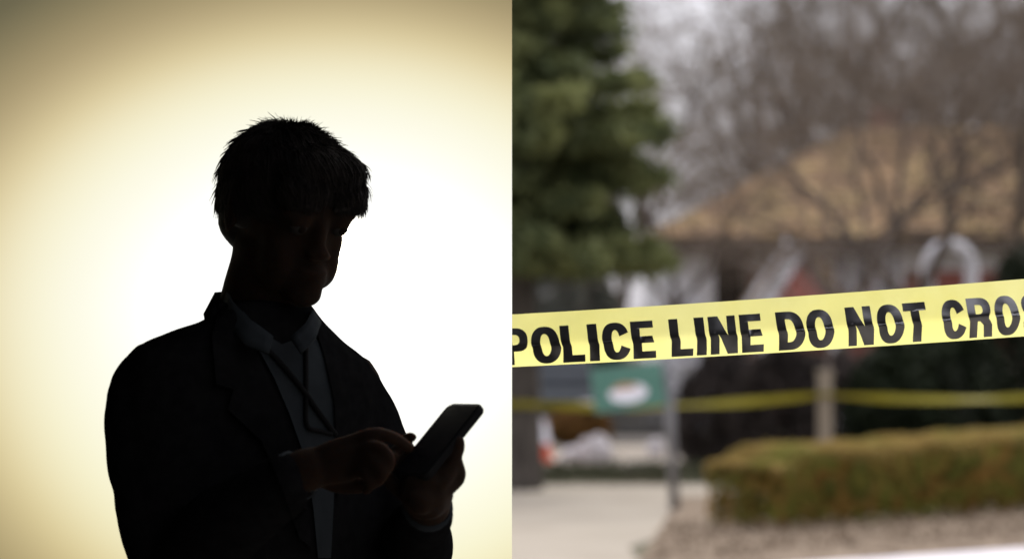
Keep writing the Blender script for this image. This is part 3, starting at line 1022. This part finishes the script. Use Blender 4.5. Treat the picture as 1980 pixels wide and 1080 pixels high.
# block letters: polygons in a unit box, holes as second loops
def arc(cx, cy, rx, ry, a0, a1, n=14, p=2.4):
    out = []
    for i in range(n + 1):
        a = R(a0 + (a1 - a0) * i / n)
        c_, s_ = math.cos(a), math.sin(a)
        out.append((cx + rx * math.copysign(abs(c_) ** (2 / p), c_), cy + ry * math.copysign(abs(s_) ** (2 / p), s_)))
    return out
def glyph(ch):
    sw = .36   # stem width as a share of the letter's width
    if ch == 'O':
        return [arc(.5, .5, .5, .5, 0, 360, 40)[:-1], arc(.5, .5, .5 - .33, .5 - .2, 0, 360, 36, 2.2)[:-1]]
    if ch == 'C':
        return [arc(.5, .5, .5, .5, 22, 338, 36) + arc(.5, .5, .5 - .35, .5 - .2, 338, 22, 32, 2.2)]
    if ch == 'D':
        return [[(0, 0)] + arc(.45, .5, .55, .5, -90, 90, 20) + [(0, 1)], [(.34, .2)] + arc(.42, .5, .24, .3, -90, 90, 16) + [(.34, .8)]]
    if ch == 'P':
        return [[(0, 0), (.36, 0), (.36, .36)] + arc(.5, .68, .5, .32, -90, 90, 16) + [(0, 1)], [(.36, .54)] + arc(.46, .68, .2, .14, -90, 90, 10) + [(.36, .82)]]
    if ch == 'R':
        return [[(0, 0), (.34, 0), (.34, .4), (.44, .4), (.6, .3), (.64, 0), (1, 0), (.97, .3), (.84, .46)] + arc(.5, .72, .5, .28, -40, 90, 12) + [(0, 1)],
                [(.34, .58)] + arc(.46, .7, .2, .12, -90, 90, 10) + [(.34, .82)]]
    if ch == 'L':
        return [[(0, 0), (1, 0), (1, .19), (.42, .19), (.42, 1), (0, 1)]]
    if ch == 'I':
        return [[(0, 0), (1, 0), (1, 1), (0, 1)]]
    if ch == 'E':
        return [[(0, 0), (1, 0), (1, .19), (.4, .19), (.4, .41), (.93, .41), (.93, .59), (.4, .59), (.4, .81), (.98, .81), (.98, 1), (0, 1)]]
    if ch == 'N':
        return [[(0, 0), (.33, 0), (.33, .52), (.63, 0), (1, 0), (1, 1), (.68, 1), (.68, .48), (.36, 1), (0, 1)]]
    if ch == 'T':
        return [[(.31, 0), (.69, 0), (.69, .79), (1, .79), (1, 1), (0, 1), (0, .79), (.31, .79)]]
    if ch == 'S':
        return [arc(.5, .72, .5, .28, 10, 270, 18) + arc(.5, .27, .16, .09, 90, -170, 10) + [(0, .32)] + arc(.5, .28, .5, .28, 180, 450, 18) + arc(.5, .73, .16, .09, 270, 10, 10)]
letters = [('P', 984, 1030), ('O', 1036, 1091), ('L', 1094, 1137), ('I', 1146, 1165), ('C', 1173, 1226), ('E', 1230, 1274),
           ('L', 1304, 1346), ('I', 1353, 1372), ('N', 1380, 1432), ('E', 1440, 1482), ('D', 1511, 1562), ('O', 1567, 1618),
           ('N', 1645, 1694), ('O', 1703, 1753), ('T', 1756, 1800), ('C', 1828, 1874), ('R', 1879, 1923), ('O', 1930, 1976), ('S', 1983, 2028), ('S', 2034, 2079)]
glyph_mesh = {}
tmp = {}
for ch in sorted({q[0] for q in letters}):
    cu = bpy.data.curves.new('l', 'CURVE')
    cu.dimensions = '2D'
    cu.fill_mode = 'BOTH'
    for loop in glyph(ch):
        sp_ = cu.splines.new('POLY')
        sp_.points.add(len(loop) - 1)
        for pnt, q in zip(sp_.points, loop):
            pnt.co = (q[0], q[1], 0, 1)
        sp_.use_cyclic_u = True
    tmp[ch] = bpy.data.objects.new('tmp', cu)
    COL.objects.link(tmp[ch])
dg = bpy.context.evaluated_depsgraph_get()
for ch, oc in tmp.items():
    glyph_mesh[ch] = bpy.data.meshes.new_from_object(oc.evaluated_get(dg))
for oc in tmp.values():
    bpy.data.objects.remove(oc)
for ch, x0, x1 in letters:
    t0, t1 = t_of(x0), t_of(x1)
    me = glyph_mesh[ch]
    bm = bmesh.new()
    bm.from_mesh(me)
    bmesh.ops.remove_doubles(bm, verts=bm.verts, dist=1e-5)
    for kk in range(1, 18):
        bmesh.ops.bisect_plane(bm, geom=bm.verts[:] + bm.edges[:] + bm.faces[:], plane_co=(0, kk / 18, 0), plane_no=(0, 1, 0))
    for kk in range(1, 5):
        bmesh.ops.bisect_plane(bm, geom=bm.verts[:] + bm.edges[:] + bm.faces[:], plane_co=(kk / 5, 0, 0), plane_no=(1, 0, 0))
    for v_ in bm.verts:
        u, w = v_.co.x, v_.co.y
        slant = -.0060 * max(0, w - .45) / .55 - .0042 * max(0, .4 - w) / .4   # letters are printed with a slight bow
        t = t0 + (t1 - t0) * u + slant / (B0 - A0).length
        v_.co = tape_pt(t, .035 + w * .695, .0007)
    o = link('letter', bm_mesh('letter', bm, False), M_ink, tape, smooth=True)

# ------------------------------------------------------------------ the man with the phone
MD = 3.1
def M(px, py, dy=0.0):
    return at(px, py, MD + dy)
person = thing('person', 'man in black jacket and open collar, silhouetted by the sun, bent over a phone', 'person', (M(520, 690).x, MD, 0))

# head frame: looks right, towards the viewer and down
YAW, PITCH = R(54), R(17)
fwd = Vector((math.cos(YAW) * math.cos(PITCH), -math.sin(YAW) * math.cos(PITCH), -math.sin(PITCH)))
lft = Vector((math.sin(YAW), math.cos(YAW), 0))
upv = fwd.cross(lft)
if upv.z < 0:
    upv = -upv
HM = Matrix((fwd, lft, upv)).transposed()
HC = M(563, 372)
def H(x, y, z):
    return HC + HM @ Vector((x, y, z))
bm = bmesh.new()
def he(c, r):
    add_ell(bm, H(*c), r, HM)
he((-.008, 0, -.004), (.095, .075, .080))
he((.032, 0, -.05), (.048, .053, .07))
he((.028, 0, -.088), (.048, .05, .038))
he((.066, 0, -.116), (.022, .027, .019))
he((.082, 0, -.032), (.014, .010, .032))
he((.092, 0, -.057), (.012, .013, .010))
he((.090, .010, -.060), (.009, .009, .008))
he((.090, -.010, -.060), (.009, .009, .008))
for s in (-1, 1):
    he((.077, s * .03, -.008), (.016, .028, .009))
    he((.046, s * .035, -.05), (.026, .021, .028))
    he((.041, s * .033, -.078), (.034, .022, .040))
    he((.0785, s * .030, -.0225), (.0145, .0158, .0108))
    he((.0, s * .046, -.085), (.03, .014, .025))
    he((-.012, s * .077, -.03), (.017, .007, .031))
    he((-.004, s * .080, -.018), (.010, .006, .016))
he((.069, 0, -.092), (.020, .029, .026))
he((.084, 0, -.083), (.012, .022, .0055))
he((.082, 0, -.093), (.011, .019, .0065))
# neck
pts, rad = smooth_path([H(-.03, 0, -.03), M(528, 500, .03), M(512, 580, .035), M(505, 660, .05)], [.055, .054, .058, .075], 4)
add_tube(bm, pts, rad, 18)
# trunk of the body, legs
def ring(cx, cy, z, rx, ry, n=28, shear=0.0, p=2.3):
    out = []
    for i in range(n):
        a = 2 * math.pi * i / n
        c_, s_ = math.cos(a), math.sin(a)
        x = rx * math.copysign(abs(c_) ** (2 / p), c_)
        y = ry * math.copysign(abs(s_) ** (2 / p), s_) + shear * x
        out.append((cx + x, cy + y, z))
    return out
def pxw(L, Rr, py, ry, dy=.03, shear=.45, grow_=0.0):
    xl, xr = M(L, py).x, M(Rr, py).x
    return ring((xl + xr) / 2, MD + dy, M(0, py).z, (xr - xl) / 2 + grow_, ry + grow_, shear=shear)
TOR = [(578, 446, 590, .055), (600, 420, 606, .07), (622, 385, 622, .082), (640, 335, 640, .09), (655, 300, 655, .097), (675, 268, 680, .104), (700, 255, 708, .110), (740, 250, 722, .117),
       (800, 250, 722, .122), (880, 248, 722, .122), (960, 255, 735, .122), (1080, 275, 765, .12), (1230, 285, 775, .123)]
add_loft(bm, [pxw(l + 14, r - 14, y, d - .014) for y, l, r, d in TOR])
hipx = M(525, 0).x
add_loft(bm, [ring(hipx, MD + .03, z, rx, ry, shear=.3) for z, rx, ry in ((1.14, .135, .095), (1.0, .15, .105), (.9, .155, .11), (.82, .14, .1))])
feet = {}
for s, dx, dy in ((-1, -.105, -.03), (1, .105, .05)):
    hx_, hy_ = hipx + dx * .85, MD + .03 + dy
    pts, rad = smooth_path([(hx_, hy_, .9), (hx_ + dx * .1, hy_ - .01, .5), (hx_ + dx * .15, hy_ + .02, .1)], [.085, .056, .042], 6)
    add_tube(bm, pts, rad, 16)
    fx, fy = hx_ + dx * .15, hy_ + .02
    feet[s] = (fx, fy)
    add_tube(bm, [(fx, fy, .07), (fx + .05, fy - .07, .045), (fx + .09, fy - .13, .035)], [.04, .038, .03], 12)
# arms
armR = smooth_path([M(302, 725, -.04), M(300, 860, -.05), M(345, 1085, -.07), M(440, 1010, -.16), M(560, 925, -.225), M(600, 905, -.235)], [.045, .042, .04, .036, .027, .026], 5)
armL = smooth_path([M(672, 745, .12), M(715, 860, .13), M(790, 1050, .05), M(812, 1020, -.06), M(826, 980, -.165), M(835, 950, -.185)], [.045, .042, .04, .036, .028, .026], 5)
for pts, rad in (armR, armL):
    add_tube(bm, pts, rad, 16)
# phone frame
PL = Vector((.50, .45, .62)).normalized()
PW = (Vector((.64, -.765, -.02)) - PL * Vector((.64, -.765, -.02)).dot(PL)).normalized()
PN = PL.cross(PW).normalized()
if PN.z < 0:
    PN = -PN
PC = M(844, 860, -.19)
def Q(l, w, n):
    return PC + PL * l + PW * w + PN * n
PM = Matrix((PL, PW, PN)).transposed()
# left hand holds it: palm behind, thumb up the right edge, four fingers round the left edge
add_ell(bm, Q(-.035, .004, -.021), (.048, .036, .014), PM)
add_tube(bm, *smooth_path([M(835, 955, -.185), Q(-.06, .008, -.025), Q(-.03, .0, -.022)], [.027, .03, .024], 4), 14)
def finger(pts, r0, r1):
    p_, r_ = smooth_path(pts, [r0 + (r1 - r0) * i / (len(pts) - 1) for i in range(len(pts))], 4)
    add_tube(bm, p_, r_, 12)
finger([Q(-.075, .02, -.02), M(874, 925, -.195), M(879, 908, -.20), M(875, 885, -.205), M(884, 864, -.205), M(886, 853, -.205)], .0165, .0085)
for i, t in enumerate((-.010, -.029, -.046, -.062)):
    sh = (1, 1.06, 1, .85)[i]
    finger([Q(t - .006, -.005, -.021), Q(t, -.036 * sh, -.017), Q(t + .003, -.047 * sh, .000), Q(t + .004, -.041 * sh, .014), Q(t + .004, -.027 * sh, .0185)], .0092, .0072)
# right hand taps the screen
KN = [M(686, 852, -.240), M(693, 873, -.248), M(688, 895, -.248), M(676, 915, -.243)]
for q, kp in enumerate(KN):
    finger([M(596, 897 + q * 7, -.232), M(640, 872 + q * 14, -.240 - .004 * (q in (1, 2))), kp], .0165, .0098)
finger([KN[0], M(726, 838, -.247), M(764, 847, -.240), M(791, 865, -.225)], .0096, .0066)
finger([KN[1], M(730, 864, -.265), M(753, 887, -.269), M(746, 909, -.256)], .0096, .0072)
finger([KN[2], M(722, 889, -.268), M(740, 912, -.270), M(730, 931, -.258)], .0092, .0070)
finger([KN[3], M(703, 912, -.263), M(717, 932, -.264), M(708, 947, -.254)], .0084, .0062)
finger([M(604, 908, -.226), M(648, 932, -.222), M(690, 938, -.228), M(724, 931, -.236)], .0150, .0080)
bme = remeshed('body', bm, .0034, 5)
bm = bmesh.new()
bm.from_mesh(bme)
hv = [v_ for v_ in bm.verts if v_.co.z > 1.50]
for _ in range(14):
    bmesh.ops.smooth_vert(bm, verts=hv, factor=.5, use_axis_x=True, use_axis_y=True, use_axis_z=True)
bm.to_mesh(bme)
bm.free()
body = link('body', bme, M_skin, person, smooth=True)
# eyes
for s in (-1, 1):
    bm = bmesh.new()
    add_ell(bm, H(.079, s * .030, -.025), (.0115, .0125, .0115), HM, 16, 10)
    e_ = link('eye', bm_mesh('eye', bm), M_eye, person, smooth=True)
    bm = bmesh.new()
    add_ell(bm, H(.0885, s * .030, -.027), (.003, .0055, .0055), HM, 12, 8)
    link('iris', bm_mesh('iris', bm), M_iris, e_, smooth=True)
    bm = bmesh.new()
    add_tube(bm, [H(.090, s * .014, .000), H(.092, s * .03, .004), H(.080, s * .05, -.002)], [.004, .0045, .003], 8)
    link('eyebrow', bm_mesh('eyebrow', bm), M_hair, person, smooth=True)

# hair: a full cap with a fringe falling over the brow
bm = bmesh.new()
he((-.014, 0, .006), (.096, .083, .079))
he((-.045, 0, -.020), (.062, .074, .075))
he((-.066, 0, -.062), (.034, .052, .040))
he((.046, .008, .036), (.046, .064, .034))
he((.064, .028, .014), (.029, .042, .027))
he((.068, -.02, .018), (.026, .042, .023))
rh = random.Random(9)
he((-.050, 0, -.050), (.048, .068, .048))
for s_ in (-1, 1):
    he((-.012, s_ * .060, -.012), (.040, .022, .040))
hair = link('hair', remeshed('hair', bm, .0024, 6), M_hair, person, smooth=True)
# strands combed from the crown, falling forward into a fringe
segs = []
hc, hr = Vector((-.014, 0, .006)), Vector((.098, .085, .081))
crown = Vector((-.060, .01, .075))
hbvh = BVHTree.FromPolygons([v_.co[:] for v_ in hair.data.vertices], [p.vertices[:] for p in hair.data.polygons])
HMT = HM.transposed()
def scalp(q):
    """the nearest point on the surface of the hair, and the direction out of it"""
    loc, n_, _, _ = hbvh.find_nearest(H(*q))
    n_ = (HMT @ n_).normalized()
    l_ = HMT @ (loc - HC)
    if n_.dot(l_ - hc) < 0:
        n_ = -n_
    return l_ + n_ * .0008, n_
for i in range(6500):
    a, ce = rh.uniform(0, 6.283), rh.uniform(-.35, 1)
    se = math.sqrt(1 - ce * ce)
    q = hc + Vector((math.cos(a) * se * hr.x, math.sin(a) * se * hr.y, ce * hr.z))
    if q.x > .05 and q.z < .004:
        continue            # the face
    if q.z < -.012 and q.x > -.015:
        continue
    clump = noise.noise(q * 45) * 1.6
    lift = rh.uniform(.0, .0035) + (rh.uniform(.002, .008) if rh.random() < .10 else 0)
    n_step = 6
    L = rh.uniform(.022, .042) * (1.25 if q.x > .02 else .8)
    top = max(0, 1 - ((q.x + .015) ** 2 + q.y ** 2) / .0034)
    q = hc + (q - hc) * 1.2
    p, nn = scalp(q)
    prev = H(*p)
    w0 = rh.uniform(.0009, .0015)
    for st in range(n_step):
        t = (st + 1) / n_step
        d = (q - crown)
        d = d - nn * d.dot(nn)
        d.normalize()
        side = nn.cross(d)
        d = (d + side * (clump * .55 + rh.gauss(0, .12)) + Vector((.35, .12, -.1)) * (1 if q.x > .0 else 0)).normalized()
        q = p + d * (L / n_step)
        if q.x > .066 and q.z < .010:      # hangs free over the forehead
            p2 = p + (d * .5 + Vector((.06, .10, -.85))).normalized() * (L / n_step) * .42
            p = p2
        else:
            p, nn = scalp(q)
            p = p + nn * (lift * t + top * .011 * t * t * (.4 + .6 * rh.random()))
        cur = H(*p)
        segs.append((*prev, *cur, w0 * (1.05 - .9 * (st / n_step)), w0 * (1.05 - .9 * t)))
        prev = cur
link('hair_strands', seg_mesh('hair_strands', segs, 3), M_hair, hair, 'stuff')

# jacket
bm = bmesh.new()
add_loft(bm, [pxw(l, r, y, d) for y, l, r, d in TOR] + [ring(M(530, 0).x, MD + .03, z, rx, .128, shear=.3) for z, rx in ((1.0, .172), (.88, .178), (.78, .176))])
slR = smooth_path([M(336, 738, -.03), M(293, 760, -.04), M(287, 850, -.05), M(302, 960, -.055), M(352, 1085, -.07), M(450, 1005, -.165), M(556, 930, -.225)], [.056, .054, .0535, .0545, .057, .050, .036], 5)
slL = smooth_path([M(655, 752, .10), M(686, 785, .12), M(718, 850, .125), M(775, 985, .09), M(798, 1050, .04), M(806, 1030, -.06), M(822, 995, -.15)], [.046, .0475, .0475, .051, .052, .043, .034], 5)
for pts, rad in (slR, slL):
    add_tube(bm, pts, rad, 22)
add_ell(bm, M(296, 728, -.03), (.055, .06, .040), Euler((0, R(-30), 0)).to_matrix())
add_ell(bm, M(690, 750, .11), (.036, .05, .033), Euler((0, R(28), 0)).to_matrix())
# folds in the cloth
jm = remeshed('jacket', bm, .0055, 6)
nrm_ = np.zeros(len(jm.vertices) * 3)
jm.vertex_normals.foreach_get('vector', nrm_)
nrm_ = nrm_.reshape(-1, 3)
for v_, nn in zip(jm.vertices, nrm_):
    p = v_.co
    arm = max(0, min(1, (abs(p.x - M(500, 0).x) - .11) / .05)) * max(0, min(1, (1.46 - p.z) / .1))
    fold = noise.noise(Vector((p.x * 10 + p.z * 6, p.y * 12, p.z * 24)))
    k_ = arm * .0065 * fold * abs(fold) * 2 + .0035 * noise.noise(Vector((p.x * 9, p.y * 9, p.z * 5))) + .002 * noise.noise(Vector((p.x * 22 + p.z * 14, p.y * 22, p.z * 16)))
    v_.co = p + Vector(nn) * k_
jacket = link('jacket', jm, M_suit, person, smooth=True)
jbvh = BVHTree.FromPolygons([v_.co[:] for v_ in jm.vertices], [p.vertices[:] for p in jm.polygons])
def on_chest(px, py, lift):
    """the point of the chest that lies at these photo coordinates, lifted a little off the cloth"""
    d = (at(px, py, 3.0) - Vector((0, 0, EYE))).normalized()
    hit = jbvh.ray_cast(Vector((0, 0, EYE)), d)
    if hit[0] is None:
        return at(px, py, MD - .03)
    return hit[0] - d * lift
def drape(name, outline, lift, th, m, parent, step=8):
    """piece of cloth lying on the chest with the given outline"""
    bm = bmesh.new()
    dense = []
    for a, b in zip(outline, outline[1:] + outline[:1]):
        nseg = max(1, int(math.hypot(b[0] - a[0], b[1] - a[1]) / step))
        dense += [(a[0] + (b[0] - a[0]) * i / nseg, a[1] + (b[1] - a[1]) * i / nseg) for i in range(nseg)]
    bm.faces.new([bm.verts.new((x, y, 0)) for x, y in dense])
    bmesh.ops.triangulate(bm, faces=bm.faces[:])
    x0, x1 = min(p[0] for p in dense), max(p[0] for p in dense)
    y0, y1 = min(p[1] for p in dense), max(p[1] for p in dense)
    for i in range(1, int((x1 - x0) / step)):
        bmesh.ops.bisect_plane(bm, geom=bm.verts[:] + bm.edges[:] + bm.faces[:], plane_co=(x0 + i * step, 0, 0), plane_no=(1, 0, 0))
    for i in range(1, int((y1 - y0) / step)):
        bmesh.ops.bisect_plane(bm, geom=bm.verts[:] + bm.edges[:] + bm.faces[:], plane_co=(0, y0 + i * step, 0), plane_no=(0, 1, 0))
    for v_ in bm.verts:
        v_.co = on_chest(v_.co.x, v_.co.y, lift)
    r_ = bmesh.ops.extrude_face_region(bm, geom=bm.faces[:])
    for e in r_['geom']:
        if isinstance(e, bmesh.types.BMVert):
            e.co += (Vector((0, 0, EYE)) - e.co).normalized() * th
    return link(name, bm_mesh(name, bm), m, parent, smooth=False)
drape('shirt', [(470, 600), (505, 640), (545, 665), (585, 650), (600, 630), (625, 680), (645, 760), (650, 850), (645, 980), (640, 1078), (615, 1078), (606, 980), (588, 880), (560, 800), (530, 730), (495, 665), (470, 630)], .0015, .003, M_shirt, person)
drape('lapel', [(425, 580), (450, 590), (478, 640), (515, 720), (545, 800), (572, 880), (592, 960), (604, 1060), (580, 1040), (540, 930), (505, 850), (440, 790), (452, 752), (418, 742), (410, 650)], .004, .006, M_suit, jacket)
drape('lapel', [(612, 638), (626, 650), (690, 720), (678, 752), (700, 772), (672, 860), (655, 960), (652, 870), (646, 770), (628, 690)], .004, .006, M_suit, jacket)
# shirt collar: a standing band with two points, jacket collar behind it
def collar(name, pts_top, pts_bot, th, m, parent):
    bm = bmesh.new()
    T_ = [bm.verts.new(p) for p in pts_top]
    B_ = [bm.verts.new(p) for p in pts_bot]
    for i in range(len(T_) - 1):
        bm.faces.new((T_[i], T_[i + 1], B_[i + 1], B_[i]))
    bmesh.ops.subdivide_edges(bm, edges=bm.edges[:], cuts=2, use_grid_fill=True)
    bmesh.ops.solidify(bm, geom=bm.faces[:], thickness=th)
    return link(name, bm_mesh(name, bm), m, parent, smooth=True)
collar('shirt_collar', [M(604, 604, .02), M(560, 560, .115), M(490, 548, .10), M(440, 556, .03), M(450, 582, -.04), M(488, 622, -.075), M(528, 652, -.083)],
       [M(612, 640, .02), M(560, 610, .125), M(480, 590, .115), M(430, 592, .03), M(440, 622, -.055), M(474, 668, -.093), M(520, 686, -.097)], .004, M_shirt, person)
collar('shirt_collar', [M(604, 600, .03), M(606, 598, -.02), M(590, 625, -.06), M(562, 650, -.078)],
       [M(618, 618, .03), M(622, 622, -.03), M(612, 650, -.075), M(582, 682, -.092)], .004, M_shirt, person)
collar('jacket_collar', [M(612, 624, .05), M(560, 590, .13), M(490, 566, .12), M(426, 570, .04), M(422, 588, -.03)],
       [M(640, 660, .06), M(560, 640, .15), M(470, 610, .14), M(404, 612, .04), M(412, 650, -.06)], .008, M_suit, jacket)
# cuffs
def cuff(a, b, ra, rb):
    bm = bmesh.new()
    add_tube(bm, [a, a.lerp(b, .5), b], [ra, (ra + rb) / 2, rb], 20, False)
    return link('shirt_cuff', bm_mesh('shirt_cuff', bm), M_shirt, person, smooth=True)
cuff(M(540, 938, -.218), M(576, 917, -.232), .033, .0315)
cuff(M(815, 1008, -.13), M(828, 977, -.170), .0325, .0310)
# lanyard
def strap(pts, w, name='lanyard'):
    bm = bmesh.new()
    P3 = [on_chest(x, y, .008) for x, y in pts]
    add_tube(bm, *smooth_path(P3, [w] * len(P3), 4), 8)
    return link(name, bm_mesh(name, bm), M_strap, person, smooth=True)
strap([(486, 636), (515, 672), (548, 708), (585, 752), (615, 795), (648, 838)], .0036)
strap([(592, 660), (592, 710), (592, 770), (594, 822), (618, 832), (640, 838)], .003)
# trousers and shoes
bm = bmesh.new()
add_loft(bm, [ring(hipx, MD + .03, z, rx, ry, shear=.3) for z, rx, ry in ((1.04, .158, .112), (.92, .165, .118), (.80, .15, .108))])
for s, dx, dy in ((-1, -.105, -.03), (1, .105, .05)):
    hx_, hy_ = hipx + dx * .85, MD + .03 + dy
    pts, rad = smooth_path([(hx_, hy_, .88), (hx_ + dx * .1, hy_ - .01, .5), (hx_ + dx * .15, hy_ + .015, .09)], [.095, .074, .066], 6)
    add_tube(bm, pts, rad, 18, False)
link('trousers', remeshed('trousers', bm, .009, 3), M_suit, person, smooth=True)
for s in (-1, 1):
    fx, fy = feet[s]
    bm = bmesh.new()
    pts, rad = smooth_path([(fx - .03, fy + .035, .055), (fx + .02, fy - .03, .06), (fx + .08, fy - .12, .045), (fx + .12, fy - .19, .035)], [.045, .05, .046, .03], 5)
    add_tube(bm, pts, rad, 14)
    sh_ = link('shoe', bm_mesh('shoe', bm), M_leather, person, smooth=True)
    bm = bmesh.new()
    add_tube(bm, [(p.x, p.y, .008) for p in pts], [r_ * 1.04 for r_ in rad], 12)
    for v_ in bm.verts:
        v_.co.z = .0 if v_.co.z < .008 else .022
    link('sole', bm_mesh('sole', bm), M_leather, sh_)

# the phone in his hand
ph = thing('phone', 'black smartphone held tilted in the man\'s hand', 'phone', PC)
def phone_slab(name, l, w, t, n_off, r, m, parent):
    bm = bmesh.new()
    ps = []
    for sx, sy, a0 in ((1, 1, 0), (-1, 1, 90), (-1, -1, 180), (1, -1, 270)):
        for i in range(7):
            a = R(a0 + 15 * i)
            ps.append((.006 + sx * (l / 2 - r) + r * math.cos(a), sy * (w / 2 - r) + r * math.sin(a)))
    add_loft(bm, [[Q(x * s_, y * s_, n_off + z) for x, y in ps] for z, s_ in ((-t / 2, .985), (-t * .3, 1), (t * .3, 1), (t / 2, .985))])
    return link(name, bm_mesh(name, bm), m, parent)
phone_slab('case', .126, .064, .009, 0, .010, M_phone, ph)
phone_slab('screen', .118, .057, .0012, .0053, .007, M_screen, ph)
